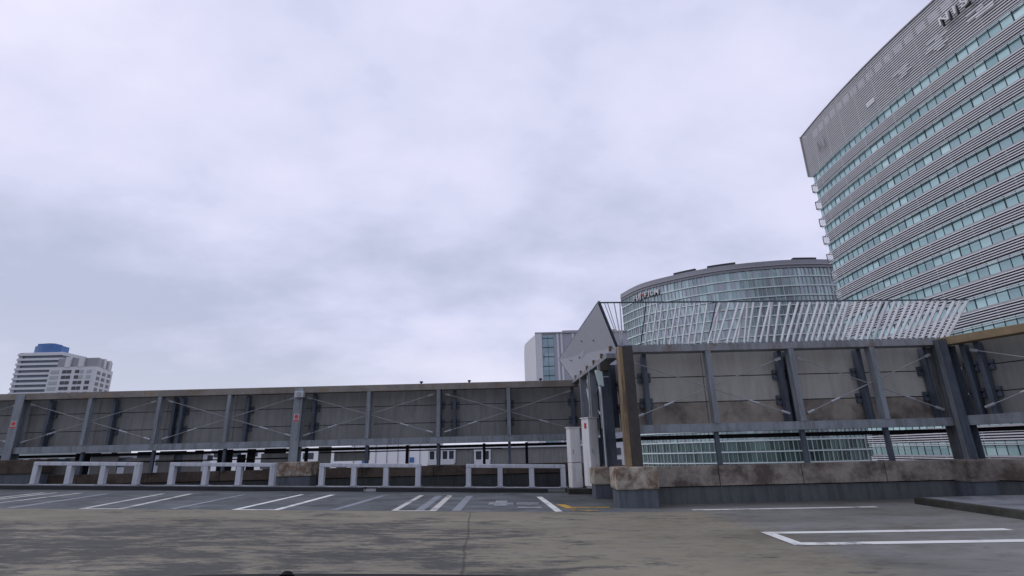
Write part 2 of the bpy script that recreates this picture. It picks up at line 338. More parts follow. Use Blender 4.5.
# ------------------------------------------------------------------ steel fences
ZT, ZL = 3.85, 1.66
def fence(name, label, p0, p1, posts, big, crosses, panel_m, cap_m, loc_sign=(), zt=ZT, soil=False, hang=None, stub=True, cap_h=.24, low_h=.23, low=True, name_m=None):
    """steel windbreak fence from p0 to p1 (plan), seen from its right-hand side when walking p0->p1 reversed;
    posts/big/crosses: distances along the run"""
    p0, p1 = V(p0), V(p1); d = (p1 - p0).normalized(); nb = V((-d.y, d.x))       # nb points away from the car park
    Lr = (p1 - p0).length
    def W(s, o, z): q = p0 + d * s + nb * o; return V((q.x, q.y, z))
    f = lambda v: W(v.x, v.y, v.z)
    t = thing(name, label, 'fence', W(Lr / 2, 0, fl((p0.x + p1.x) / 2) if False else 0), 'steel windbreak fences round the roof deck')
    MB().box(0, Lr, -.13, .22, zt - cap_h, zt, f).bevel(.012).build('top_beam', cap_m, t)
    lb = MB(); lb.box(0, Lr, -.10, .16, ZL + low_h - .035, ZL + low_h, f); lb.box(0, Lr, -.10, .16, ZL, ZL + .035, f); lb.box(0, Lr, -.03, .05, ZL + .036, ZL + low_h - .036, f)
    lb.box(0, Lr, -.101, -.085, ZL + .036, ZL + low_h - .036, f)
    if low: lb.build('lower_beam', 'steel', t)
    MB().box(0, Lr, .30, .38, 1.50, 1.60, f).build('purlin', 'black', t)
    for s in posts:
        if s in big:
            zz = zt - cap_h - .01; po = MB(); po.box(s - .16, s + .16, -.17, -.145, .86, zt - .05, f); po.box(s - .16, s + .16, .165, .19, .86, zz, f); po.box(s - .02, s + .02, -.144, .164, .86, zz, f)
            po = po.build('post', 'steel' if name_m is None else name_m, t)
            if s in loc_sign:
                st = MB().box(s - .10, s + .10, -.178, -.171, 2.56, 2.84, f).build('warning_sticker', 'b_sill', po)
                MB().tube(W(s, -.1785, 2.74), W(s, -.183, 2.74), .075, 14).build('red_pictogram', 'red', st); MB().box(s - .09, s + .09, -.183, -.1785, 2.575, 2.63, f).build('red_bar', 'red', st)
        else:
            po = MB(); po.box(s - .065, s + .065, -.12, -.10, ZL + low_h + .002, zt - cap_h - .002, f); po.box(s - .065, s - .05, -.099, .1, ZL + low_h + .002, zt - cap_h - .002, f)
            po.box(s + .05, s + .065, -.099, .1, ZL + low_h + .002, zt - cap_h - .002, f)
            po.build('post', 'steel', t)
            if stub: MB().box(s - .05, s + .05, .02, .12, .87, ZL - .002, f).build('stub_post', 'steel_dark', t)
    # boarded panels hung behind the posts, three boards each, on their own dark columns
    edges = sorted(set([-.25] + list(posts) + [Lr + .25]))
    n = 0
    for a, b in zip(edges, edges[1:]):
        if b - a < .5: continue
        n += 1
        z0, z1 = ZL + .12, zt - .10; hh = (z1 - z0) / 3
        pn = MB()
        for k in range(3 if not soil else 2):
            kk = k if not soil else k + 1
            pn.box(a + .008, b - .008, .46 + .006 * random.random(), .54, z0 + kk * hh + .012, z0 + (kk + 1) * hh - .012, f)
        po = pn.build('panel', panel_m, t)
        if soil: MB().box(a + .008, b - .008, .46, .54, z0, z0 + hh - .012, f).build('lower_board', 'panel_soiled', po)
        # dark joint strips behind the gaps
        MB().box(a + .012, b - .012, .545, .60, z0 + .02, z1 - .02, f).build('backing_frame', 'steel_dark', po)
    for s in (hang or posts):
        q = MB(); q.box(s - .055, s + .055, .19, .21, ZL + low_h + .003, zt - cap_h - .003, f); q.box(s - .055, s - .037, .211, .40, ZL + low_h + .003, zt - cap_h - .003, f); q.box(s + .037, s + .055, .211, .40, ZL + low_h + .003, zt - cap_h - .003, f)
        pc = q.build('panel_column', 'steel_dark', t)
        for sg in (-1, 1):
            for k in (1, 2):
                zc = ZL + .12 + k * (zt - .10 - ZL - .12) / 3
                bk = MB(); bk.box(s + sg * .115 - .05, s + sg * .115 + .05, .36, .455, zc - .13, zc - .03, f); bk.box(s + sg * .115 - .05, s + sg * .115 + .05, .36, .455, zc + .03, zc + .11, f); bk.box(s + sg * .115 - .025, s + sg * .115 + .025, .40, .456, zc - .031, zc + .031, f); bk.build('clip', 'steel_dark', pc)
    # crossed tie rods spanning two bays
    for a, m_, b in crosses:
        for (sa, za), (sb, zb) in (((a + .22, ZL + .40), (b - .22, zt - .38)), ((a + .22, zt - .38), (b - .22, ZL + .40))):
            A, B = W(sa, .06 if za < zb else .08, za), W(sb, .06 if za < zb else .08, zb)
            A -= V((nb.x, nb.y, 0)) * .19 * 0; 
            rod = MB().tube(A, B, .013).build('tie_rod', 'rod', t)
            lo, hi = (A, B) if za < zb else (B, A)
            MB().tube(lo, lo.lerp(hi, .05), .036).build('fork_end', 'galv', rod); MB().tube(lo.lerp(hi, .19), lo.lerp(hi, .255), .03, 8).build('turnbuckle', 'galv', rod)
            MB().bar(hi, hi.lerp(lo, .04), .02, .07).build('gusset', 'rod', rod)
    return t, W

# left run, posts every 2.63 m, every fourth one a big column standing on a plinth
LX0 = -29.2
off = lambda x: x - LX0
lp = [off(-18.64 + 2.629 * k) for k in range(-4, 8)]
lbig = [lp[0], lp[4], lp[8]]
HL = [2.2, 5.1, 7.9, 11.45, 13.9, 16.2, 16.5, 19.0, 21.55, 26.35, 26.9, 29.0, 31.4]
fenceL, WL = fence('windbreak_fence', 'long dark boarded steel fence behind the row of low white guard rails', (LX0, 20.2), (2.42, 20.2), lp, lbig,
      [(lp[k], lp[k + 1], lp[k + 2]) for k in (0, 2, 4, 6, 8)] + [(lp[10], lp[11], off(2.35))], 'panel_left', 'steel_tan', (lp[4], lp[8]), hang=HL)
# small loudspeaker box at the head of the signed column
x = -8.03
bx = MB().box(x - .17, x + .17, 19.80, 20.02, 3.42, 3.66).bevel(.02).build('lamp_box', 'galv', fenceL)
MB().tube((x, 19.799, 3.54), (x, 19.77, 3.54), .07, 14, .08).build('lens', 'b_cornice', bx)
for x in (-3.55, -1.72, 1.0):
    cl = MB(); cl.tube((x, 20.2, 3.851), (x, 20.2, 3.90), .03); cl.box(x - .05, x + .06, 20.15, 20.25, 3.90, 3.95); cl.build('cap_fitting', 'black', fenceL)
# dark frames and short boards that clutter the gap under the left half
rg = random.Random(4)
xx = -28.5
while xx < -9.2:
    w_ = rg.choice((.18, .3, .55, .8)); z0_ = rg.choice((.86, .86, 1.1, 1.25))
    MB().box(xx, xx + w_, 20.80, 20.86, z0_, rg.choice((1.45, 1.64, 1.64))).build('hung_frame', rg.choice(('black', 'steel_dark', 'wall_grey')), fenceL); xx += w_ + rg.choice((.06, .2, .35))
for a, b, z in ((-28.5, -8.6, 1.28), (-7.4, -.5, 1.44)): MB().tube((a, 20.7, z), (b, 20.7, z), .022).build('hand_rail', 'black', fenceL)
for x in (-7.9, -5.6, -4.1, -2.9, -1.2, .4): MB().box(x - .05, x + .05, 20.68, 20.78, .86, 1.64).build('rail_post', 'black', fenceL)
# grey boards hung under parts of the left run
for a, b, z0, z1 in ((-29, -19.0, .85, 1.60), (-17.6, -16.3, .85, 1.36), (-16.0, -15.0, .85, 1.55), (-14.7, -13.75, .85, 1.42), (-13.45, -12.9, .85, 1.64), (-12.55, -11.85, .85, 1.60), (-9.6, -8.35, .9, 1.46), (-7.45, -6.98, .9, 1.66), (-6.85, -5.52, 1.12, 1.47)):
    MB().box(a, b, 20.72, 20.78, z0, z1).build('hung_board', 'panel_left', fenceL)

fenceR, WR = fence('windbreak_fence', 'pale boarded steel fence facing us under the row of slanted slats', (2.735, 13.63), (11.07, 13.63), [.175, 2.285, 4.435, 6.525, 8.285], [8.285],
      [(.1, 2.285, 4.435), (4.435, 6.525, 8.335)], 'panel_right', 'steel_rusty', (), soil=True, hang=[.70, 4.27, 4.50, 6.36, 8.12], name_m='steel_mid', cap_h=.17, low_h=.20)
fenceS, WS = fence('windbreak_fence', 'dark side fence running back behind the two white cabinets', (2.31, 20.2), (2.69, 14.5), [1.6, 3.2, 4.5], [], [(1.0, 2.6, 4.4)], 'panel_left', 'steel_rusty', (), cap_h=.14, low=False)
fenceF, WF = fence('windbreak_fence', 'boarded steel fence with yellow brown coping beside the raised island', (11.07, 13.63), (13.4, 8.55), [.12, 2.6, 4.8], [.12], [(.4, 2.6, 4.8)], 'panel_left', 'yellow_cap', (), name_m='steel_dark', hang=[.42, .72, 2.9], cap_h=.2)

# dark blue columns of the side fence, standing out from it
for y, w, xx in ((15.6, .15, 2.67), (17.0, .09, 2.74)):
    q = MB(); q.box(xx - w, xx + w, y - .15, y - .13, .8, 3.7); q.box(xx - w, xx + w, y + .13, y + .15, .8, 3.7); q.box(xx - .02, xx + .02, y - .129, y + .129, .8, 3.7)
    q.build('column', 'steel_dark', fenceS)

# rusty H column at the near corner
hc = thing('steel_column', 'rust yellow and black H-shaped steel column on the nearest concrete plinth', 'column', (2.78, 13.3, .9))
MB().box(2.64, 2.725, 13.09, 13.11, .905, 3.76).build('flange', 'flange', hc)
MB().box(2.64, 2.66, 13.111, 13.5, .905, 3.76).build('flange', 'flange', hc)
MB().box(2.727, 2.99, 13.10, 13.13, .905, 3.76).build('web', 'web', hc)
MB().box(2.97, 2.99, 13.131, 13.5, .905, 3.76).build('flange', 'steel_dark', hc)
MB().box(2.65, 2.98, 13.09, 13.5, 3.761, 3.785).build('cap_plate', 'steel_dark', hc)

# ------------------------------------------------------------------ parapets and plinths
def parapet(name, label, p0, p1, coping, base, joint=2.1, z1=.87, zc=.38, zb=-.3):
    p0, p1 = V(p0), V(p1); d = (p1 - p0).normalized(); nb = V((-d.y, d.x)); Lr = (p1 - p0).length
    f = lambda v: V((*(p0 + d * v.x + nb * v.y), v.z))
    t = thing(name, label, 'wall', (*((p0 + p1) / 2), 0), 'concrete parapets under the steel fences')
    n = max(1, round(Lr / joint)); w = Lr / n
    for i in range(n): MB().box(i * w + .008, (i + 1) * w - .008, 0, .35, zc + .02, z1 + random.uniform(-.006, .006), f).bevel(.015).build('coping_block', coping, t)
    MB().box(0, Lr, .05, .33, zb, zc, f).build('base_wall', base, t)
    MB().box(0, Lr, .07, .30, zc + .001, zc + .019, f).build('joint_strip', 'black', t)
    return t
parapet('parapet_wall', 'stained, shade-toned parapet behind the low white guard rails', (-29.2, 20.35), (2.2, 20.35), 'coping_left', 'wall_dark', 2.629, .88, .52)
parapet('parapet_wall', 'brown stained concrete parapet on dark grey wall facing the marked bay', (2.9, 13.6), (11.0, 13.6), 'coping_conc', 'wall_grey')
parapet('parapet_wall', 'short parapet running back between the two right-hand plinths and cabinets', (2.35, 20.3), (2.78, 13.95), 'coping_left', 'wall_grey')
parapet('parapet_wall', 'stained parapet behind the raised island', (11.05, 13.50), (13.35, 8.45), 'coping_conc', 'wall_grey')

def plinth(label, x0, x1, y0, y1, z0, zm, z1, m='plinth_conc'):
    t = thing('concrete_plinth', label, 'plinth', ((x0 + x1) / 2, (y0 + y1) / 2, z0), 'concrete plinths under the big columns')
    MB().box(x0, x1, y0, y1, zm, z1).bevel(.035).build('block', m, t)
    MB().box(x0 + .04, x1 - .04, y0 + .05, y1 - .03, z0 - .05, zm + .003).bevel(.01).build('base', 'plinth_grey', t)
    return t
plinth('nearest pale concrete plinth with brown run stains under the rusty column', 2.27, 3.25, 12.80, 13.66, .01, .41, .90)
plinth('small concrete plinth half hidden behind the nearest stained one', 2.10, 2.66, 15.3, 16.1, .03, .39, .83)
plinth('concrete plinth between two guard rails under the column with lamp box', -8.60, -7.25, 19.6, 20.33, .33, .66, 1.145)
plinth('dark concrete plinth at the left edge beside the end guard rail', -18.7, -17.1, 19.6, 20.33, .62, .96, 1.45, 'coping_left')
plinth('dark stained pier where two fences meet beside the raised island', 10.62, 11.5, 13.15, 13.9, .0, .37, .872, 'coping_conc')

# ------------------------------------------------------------------ guard rails
def guard(label, x0, x1):
    t = thing('guard_rail', label, 'guard rail', ((x0 + x1) / 2, 17.8, fl((x0 + x1) / 2) + .13), 'low white guard rails on the kerb')
    sl = (fl(x1) - fl(x0)) / (x1 - x0)
    h = .70; w = .16
    def f(v): return V((v.x, v.y, v.z + fl(x0) + .128 + sl * (v.x - x0)))
    MB().box(x0, x1, 17.70, 17.88, h - .115, h, f).bevel(.02).build('top_rail', 'guard', t)
    for i in range(4):
        c = x0 + w / 2 + (x1 - x0 - w) * i / 3
        MB().box(c - w / 2, c + w / 2, 17.705, 17.875, .031, h - .114, f).bevel(.012).build('post', 'guard', t)
        MB().box(c - .13, c + .13, 17.665, 17.915, .0125, .03, f).build('base_plate', 'galv', t)
    MB().box(x0 - .02, x1 + .02, 17.68, 17.90, 0.0, .012, f).build('foot_plate', 'guard', t)
guard('white guard rail next to the dark plinth at the left edge', -15.51, -12.08)
guard('white guard rail just left of the plinth with the signed column', -11.11, -7.72)
guard('white guard rail just right of the signed column, before the kerb gap', -6.30, -3.06)
guard('white guard rail closest to the white cabinets', -1.61, 1.56)

# ------------------------------------------------------------------ white cabinets, lamp, pipes
pb = MB(); pb.box(1.55, 2.45, 16.9, 18.1, fl(2) - .05, .20).bevel(.03)
tag(pb.build('cabinet_base', 'island'), 'low dark mossy slab under the two white cabinets', 'slab')
def cabinet(label, x0, x1, y0, y1, z0, z1, split, mark, turn):
    t = thing('utility_cabinet', label, 'cabinet', ((x0 + x1) / 2, (y0 + y1) / 2, z0), 'white utility cabinets in the corner')
    if split:
        MB().box(x0, x1, y0, y1, z0, split - .006).bevel(.015).build('lower_case', 'cab', t)
        MB().box(x0, x1, y0, y1, split + .006, z1).bevel(.015).build('upper_case', 'cab', t)
    else:
        MB().box(x0, x1, y0, y1, z0 + .06, z1).bevel(.015).build('case', 'cab', t)
        for xx in (x0 + .05, x1 - .05): MB().box(xx - .03, xx + .03, y0 + .06, y1 - .06, z0, z0 + .061).build('leg', 'galv', t)
    MB().box(x0 - .025, x1 + .025, y0 - .025, y1 + .025, z1 + .001, z1 + .03).build('roof', 'cab', t)
    dr = MB().box(x0 + .03, x1 - .03, y0 - .012, y0 - .001, (split or z0 + .12) + .03, z1 - .05).build('door', 'cab', t)
    h = MB(); h.box(x0 + .06, x0 + .085, y0 - .035, y0 - .013, z0 + 1.0, z0 + 1.14); h.build('handle', 'galv', dr)
    if mark: MB().box(x0 - .012, x0 - .001, y0 + .10, y0 + .20, z1 - .30, z1 - .14).build('red_label', 'red', t)
    t.rotation_euler = (0, 0, math.radians(turn))
cabinet('shorter two-part white cabinet beside the last guard rail', 1.66, 2.00, 17.25, 17.60, .20, 1.98, .93, False, 14)
cabinet('taller white cabinet with a small red label', 2.13, 2.49, 16.80, 17.16, .20, 2.24, None, True, 30)

lm = thing('flood_lamp', 'pale green box lamp hung high on the dark side fence', 'lamp', (2.42, 14.6, 3.3))
MB().box(2.36, 2.62, 14.45, 14.75, 3.36, 3.58).bevel(.02).build('housing', 'web', lm)
MB().hexa([(2.32, 14.50, 2.98), (2.45, 14.50, 2.95), (2.45, 14.72, 2.95), (2.32, 14.72, 2.98), (2.24, 14.48, 3.40), (2.42, 14.48, 3.355), (2.42, 14.72, 3.355), (2.24, 14.72, 3.40)]).bevel(.015).build('lens', 'lamp_glass', lm)
MB().tube((2.55, 14.6, 3.45), (2.66, 14.6, 3.45), .03).build('arm', 'steel_dark', lm)
for lab, x, y, z0 in (('thin pale pipe rising beside the dark blue column behind the small plinth', 2.47, 15.25, .84), ('thin pale pipe rising just behind the taller cabinet', 2.46, 17.7, .2)):
    t = thing('conduit_pipe', lab, 'pipe', (x, y, z0), 'pale conduit pipes by the side fence')
    MB().tube((x, y, z0), (x, y, 3.7), .028, 10).build('riser', 'galv', t)
    MB().tube((x, y, 2.75), (x + .02, y + .55, 3.3), .022, 8).build('stay', 'galv', t)
    MB().tube((x, y, 3.3), (x + .25, y, 3.3), .018, 8).build('saddle', 'galv', t)

# ------------------------------------------------------------------ slanted slat screen and its solid end
VEC = V((-.54, -.90, .95))
sc = thing('slatted_screen', 'row of light slanted slats leaning in over the pale boarded fence', 'screen', (7, 13.63, 3.86))
R0, R1 = 2.80, 11.33
ns = 54
for i in range(ns):
    x = R0 + (R1 - R0) * i / (ns - 1)
    a = V((x, 13.60, 3.865)); b = a + V((0, VEC.y, VEC.z - .16 * i / (ns - 1))) * .985
    if i < 4: a.x = R0 + .02 * i; b.x = R0 + VEC.x * (1 - i / 4) + .02
    s = MB(); d = V((.011, 0, 0)); w = V((0, VEC.z, -VEC.y)).normalized() * .043
    j = .16 if 5.0 < x < 6.9 else .035
    b.x += random.uniform(-j, j); a.x += random.uniform(-j, j) * .4 if i > 4 else 0
    s.hexa([a - d - w, a + d - w, a + d + w, a - d + w, b - d - w, b + d - w, b + d + w, b - d + w]); s.build('slat', 'slat', sc)
VS = V((0, VEC.y, VEC.z)); e0 = V((R0 - .06, 13.60, 3.865)) + VEC; e1 = V((R1 + .03, 13.60, 3.865)) + VS - V((0, 0, .16))
MB().bar(e0, e1, .035, .03).build('top_rail', 'steel_dark', sc)
MB().bar((R0 - .06, 13.60, 3.875), (11.05, 13.60, 3.875), .07, .03).build('bottom_rail', 'steel', sc)
for x in (3.35, 5.1, 7.2, 9.3, 11.2):
    MB().tube((x, 13.74, 3.86), V((x, 13.62, 3.865)) + VS + V((0, .0, -.03 - .16 * (x - R0) / (R1 - R0))), .014).build('stay_rod', 'steel_dark', sc)
wg = thing('wing_panel', 'flat grey flared panel leaning over the corner beside the slanted slats', 'panel', (2.5, 16.9, 3.85))
D_, C_, A_, B_ = V((2.70, 13.60, 3.87)), V((2.29, 20.25, 3.87)), V((2.17, 12.70, 4.82)), V((1.84, 21.05, 4.81))
nrm = (A_ - D_).cross(C_ - D_).normalized() * .03
MB().hexa([p - nrm for p in (D_, C_, B_, A_)] + [p + nrm for p in (D_, C_, B_, A_)]).build('sheet', 'wing', wg)
rim = MB(); rim.bar(A_ + V((0, 0, .012)), B_ + V((0, 0, .012)), .05, .05); rim.bar(D_, A_, .05, .075); rim.bar(C_, B_, .05, .075); rim.build('edge_trim', 'steel_dark', wg)
for k in range(6):
    p = D_.lerp(C_, .05 + k * .165) + V((-.10, 0, -.02))
    MB().box(p.x - .03, p.x + .03, p.y - .05, p.y + .05, 3.81, 3.93).build('bracket', 'rust', wg)
for u, v in ((.25, .5), (.6, .45), (.42, .75), (.78, .6)):
    p = D_.lerp(C_, u).lerp(A_.lerp(B_, u), v)
    MB().tube(p - nrm * 1.0, p + nrm * 1.6, .035, 10).build('bolt', 'steel', wg) if False else MB().tube(p - nrm * 1.5, p + nrm * 1.5, .03, 10).build('bolt', 'steel', wg)

# ------------------------------------------------------------------ office block with horizontal louvres (right)
def nx(y): return 79.2 + (y - 110) ** 2 / 410
def npath(y0, y1, step=2.5, o=0.):
    n = max(1, int(round((y1 - y0) / step))); r = []
    for i in range(n + 1):
        y = y0 + (y1 - y0) * i / n; r.append((nx(y) + o, y))
    return r
NB = thing('office_tower', 'tall office block wrapped in white horizontal louvres and teal glass ribbons', 'building', (95, 90, -28))
poly = [(x + 1.2, y) for x, y in npath(22, 124.6, 4)] + [(135, 124.6), (135, 22)]
MB().prism(poly, -28, 80.6).build('core', 'b_dark', NB)
FH, ZS = 4.87, 69.3
Y0, Y1 = 22., 125.
k = 0
while True:
    zt = ZS - k * FH
    if zt < -14: break
    # glass ribbon, sill, then louvres
    gl = MB(); gl.strip(npath(Y0, Y1 - .3, 2.8, .9), zt - 2.30, zt, .18)
    glo = gl.build('glass_ribbon', 'glass_teal', NB)
    mu = MB(); i = 0; y = Y0 + .7
    while y < Y1 - .5:
        w = .05 if i % 5 else .10
        a = nx(y) + .66
        mu.box(a, a + .2, y - w, y + w, zt - 2.30, zt - .02); i += 1; y += 1.9
    mu.strip(npath(Y0, Y1 - .3, 4, .72), zt - .72, zt - .62, .1)
    mu.build('mullions', 'mullion', glo)
    MB().strip(npath(Y0, Y1 - .3, 3, .88), zt - 2.62, zt - 2.305, .30).build('sill', 'b_sill', NB)
    lv = MB()
    for j in range(5):
        z = zt - 2.86 - j * .44
        lv.strip(npath(Y0, Y1 - .1, 3, .22), z - .085, z + .085, .12)
    for q in (.24, .56): lv.strip(npath(Y0, Y1 - .1, 3, .22), zt - q - .055, zt - q + .055, .1)
    lv.build('louvres', 'louvre', NB)
    fr = MB()
    y = Y0 + 2.9
    while y < Y1: fr.box(nx(y) + .50, nx(y) + .62, y - .06, y + .06, zt - 4.80, zt - 2.6); y += 8.7  # row of separate upright louvre brackets in one mesh
    fr.build('louvre_brackets', 'b_sill', NB); fr = MB(); fr.box(nx(Y1) + .12, nx(Y1) + 2.0, Y1 + .02, Y1 + .5, zt - 2.75, zt - 2.60); fr.box(nx(Y1) + .12, nx(Y1) + .26, Y1 + .3, Y1 + .5, zt - 4.6, zt - 2.76); fr.box(nx(Y1) + .12, nx(Y1) + 2.0, Y1 + .02, Y1 + .5, zt - 4.8, zt - 4.61)
    fr.build('end_frame', 'b_mid', NB)
    k += 1
# crown screen of fine louvres
MB().strip(npath(Y0, Y1 - .2, 3, 1.6), ZS + .05, 81.55, .2).build('screen_backing', 'b_mid', NB)
lv = MB(); z = ZS + .3
while z < 81.4: lv.strip(npath(Y0, Y1 + .6, 3, .42), z - .105, z + .105, .16); z += .52
lv.strip(npath(Y0, Y1 + .6, 3, .5), 81.42, 81.6, .55)
lv.build('screen_louvres', 'screen_louvre', NB)
MB().strip(npath(Y0, Y1 - .2, 3, 2.2), 81.3, 81.41, 1.7).build('screen_soffit', 'b_mid', NB)
fr = MB(); y = Y0
while y < Y1: fr.box(nx(y) + .43, nx(y) + .6, y - .07, y + .07, ZS + .1, 81.3); y += 5.8
fr.box(nx(Y1) - .1, nx(Y1) + 3, Y1 + .61, Y1 + .85, ZS + .1, 81.6)
fr.build('screen_brackets', 'b_sill', NB)  # separate upright brackets and an end plate in one mesh
pw = MB(); y = Y0 + 1
while y < Y1 - 3: pw.strip(npath(y, y + 2.0, 1, 1.35), 78.4, 80.2, .3); y += 2.75
pw.build('pale_parapet_panels', 'b_pale', NB)
for y0, y1, za, zb in ((100, 97, 73.0, 72.2), (92, 86, 74.0, 72.0), (84.5, 78, 74.2, 71.5), (76, 71, 73.8, 71.8), (69.5, 64, 73.6, 71.6), (62, 56, 74.0, 72.0)):
    z = zb
    while z < za:
        u0 = y0 - random.random() * (y0 - y1) * .45; u1 = y1 + random.random() * (y0 - y1) * .45
        MB().strip(npath(u1, u0, 1.5, -.02), z - .12, z + .12, .06).build('reflection_strip', 'b_pale', NB); z += .52  # bright reflections on the crown put in as pale strips
def letters(txt, name, m, parent, at, tangent, size, depth, xs=1.0, spacing=1.0):
    """raised letters standing on a vertical wall: baseline start `at`, reading direction `tangent` (plan)"""
    cu = bpy.data.curves.new(name, 'FONT'); cu.body = txt; cu.size = size; cu.extrude = depth; cu.space_character = spacing; cu.offset = .012 * size
    ob = bpy.data.objects.new(name, cu); COL.objects.link(ob)
    dg = bpy.context.evaluated_depsgraph_get(); me = bpy.data.meshes.new_from_object(ob.evaluated_get(dg))
    bpy.data.objects.remove(ob)
    t = V((*tangent, 0)).normalized(); u = V((0, 0, 1)); n = t.cross(u)
    base = V(at) - parent.location
    for v in me.vertices: c = v.co.copy(); v.co = base + t * c.x * xs + u * c.y + n * c.z
    me.materials.clear(); me.materials.append(M[m]); me.name = name
    o = bpy.data.objects.new(name, me); COL.objects.link(o); o.parent = parent
    return o
yy = 79.3
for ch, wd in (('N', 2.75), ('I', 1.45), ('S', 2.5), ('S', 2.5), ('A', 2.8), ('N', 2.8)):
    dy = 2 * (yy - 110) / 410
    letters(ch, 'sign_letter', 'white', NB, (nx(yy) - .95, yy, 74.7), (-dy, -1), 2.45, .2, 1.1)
    letters(ch, 'sign_letter_painted_shadow', 'b_dark', NB, (nx(yy) - .60, yy - .12, 74.45), (-dy, -1), 2.5, .12, 1.1)  # dark offset copy painting the letter's drop shadow
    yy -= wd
# emblem on the far end of the screen
em = MB(); fx = lambda v: V((nx(v.y) - .25 + v.x, v.y, v.z))
em.box(0, .12, 118.3, 118.7, 72.4, 75.6, fx); em.box(0, .12, 115.7, 116.1, 72.4, 75.6, fx); em.bar((nx(117) - .2, 118.2, 75.3), (nx(117) - .2, 116.2, 72.7), .1, .6, (1, 0, 0)); em.build('emblem', 'b_sill', NB)

# ------------------------------------------------------------------ curved glass building
ctrl = [(58.0, 246), (51.5, 236), (48.7, 225), (54.3, 210.5), (64.9, 200), (74, 193.6), (82, 189.8), (92.5, 186.9), (105, 185.2), (121.5, 186.5), (140, 192), (152, 200)]
def spline(c, step):
    out = []
    for i in range(len(c) - 1):
        p0, p1, p2, p3 = (V(c[max(0, min(len(c) - 1, i + q))]) for q in (-1, 0, 1, 2))
        for s in range(12):
            t = s / 12; out.append(.5 * (2 * p1 + (p2 - p0) * t + (2 * p0 - 5 * p1 + 4 * p2 - p3) * t * t + (3 * p1 - p0 - 3 * p2 + p3) * t ** 3))
    out.append(V(c[-1]))
    res = [out[0]]; acc = 0
    for a, b in zip(out, out[1:]):
        L = (b - a).length; pos = step - acc
        while pos <= L: res.append(a.lerp(b, pos / L)); pos += step
        acc = (acc + L) % step
    return res
# keep the tip of the plan crisp by splining both flanks apart
fpath = spline(ctrl[2:], 1.5)
ftip = spline(ctrl[:3], 1.5)
def outset(path, o):
    r = []
    for i, p in enumerate(path):
        a = path[max(0, i - 1)]; b = path[min(len(path) - 1, i + 1)]; t = (b - a).normalized(); r.append((p + V((t.y, -t.x)) * o))
    return r
FB = thing('glass_office_building', 'broad curved green glass office building behind the slanted slats', 'building', (95, 205, -28))
poly = [tuple(p) for p in outset(ftip, -1.4)[:-1]] + [tuple(p) for p in outset(fpath, -1.4)[1:]] + [(152, 240), (110, 250)]
MB().prism(poly, -28, 64).build('core', 'b_dark', FB)
FF = 3.62; k = 0
def outs(o): return [tuple(p) for p in outset(fpath, o)]
tipo = lambda o: [tuple(p) for p in outset(ftip, o)]
while True:
    zt = 64.2 - k * FF
    if zt < -24: break
    g_ = MB(); g_.strip(outs(-.2), zt - FF + .55, zt, .25); g_.strip(tipo(-.2), zt - FF + .55, zt, .25); go = g_.build('window_band', 'glass_green' if zt > 6 else 'glass_low', FB)
    mu = MB()
    for i, p in enumerate(fpath):
        a = fpath[max(0, i - 1)]; b = fpath[min(len(fpath) - 1, i + 1)]; t_ = (b - a).normalized(); nn = V((t_.y, -t_.x))
        w = .16 if i % 2 == 0 else .06; q = .32 if i % 2 == 0 else .12
        A = p - t_ * w / 2 - nn * .19; B = p + t_ * w / 2 - nn * .19
        mu.hexa([(*A, zt - FF + .56), (*B, zt - FF + .56), (*(B + nn * (q + .19)), zt - FF + .56), (*(A + nn * (q + .19)), zt - FF + .56), (*A, zt - .01), (*B, zt - .01), (*(B + nn * (q + .19)), zt - .01), (*(A + nn * (q + .19)), zt - .01)])
    mu.build('mullions', 'f_mull', go)
    sp = MB(); sp.strip(outs(.18), zt - FF + .12, zt - FF + .545, .45); sp.strip(tipo(.18), zt - FF + .12, zt - FF + .545, .45); sp.build('floor_band', 'band', FB)
    sp = MB(); sp.strip(outs(-.02), zt - FF + .005, zt - FF + .115, .45); sp.build('shadow_joint', 'mullion', FB)
    k += 1
# cornice in two steps, then roof boxes
MB().strip(outs(.35), 64.22, 65.2, 1.0).build('cornice', 'b_cornice', FB)
MB().strip(outs(.75), 65.21, 65.6, 1.4).build('cornice', 'b_sill', FB)
MB().strip(outs(.5), 65.61, 67.2, 1.4).build('cornice', 'b_cornice', FB)
MB().strip(tipo(.5), 64.22, 67.0, 1.4).build('cornice', 'b_cornice', FB)
ix = lambda x: min(range(len(fpath)), key=lambda i: abs(fpath[i].x - x))
for xa, xb in ((64, 71.5), (75.5, 85.5), (106, 115)):
    rp = MB(); q = [tuple(p) for p in outset(fpath, -1.0)[ix(xa):ix(xb) + 1]]
    rp.strip(q, 67.6, 68.5, 1.5); rp.build('roof_plant_box', 'b_dark', FB)
    MB().strip([tuple(p) for p in outset(fpath, -1.2)[ix(xa):ix(xb) + 1]], 66.5, 67.59, 1.0).build('roof_plant_base', 'b_mid', FB)
acc = [0.]
for a, b in zip(fpath, fpath[1:]): acc.append(acc[-1] + (b - a).length)
def on_path(s):
    for i in range(len(acc) - 1):
        if acc[i + 1] >= s: break
    t_ = (fpath[i + 1] - fpath[i]).normalized(); p = fpath[i] + t_ * (s - acc[i]); n_ = V((t_.y, -t_.x)); return p, t_, n_
s = 10.6
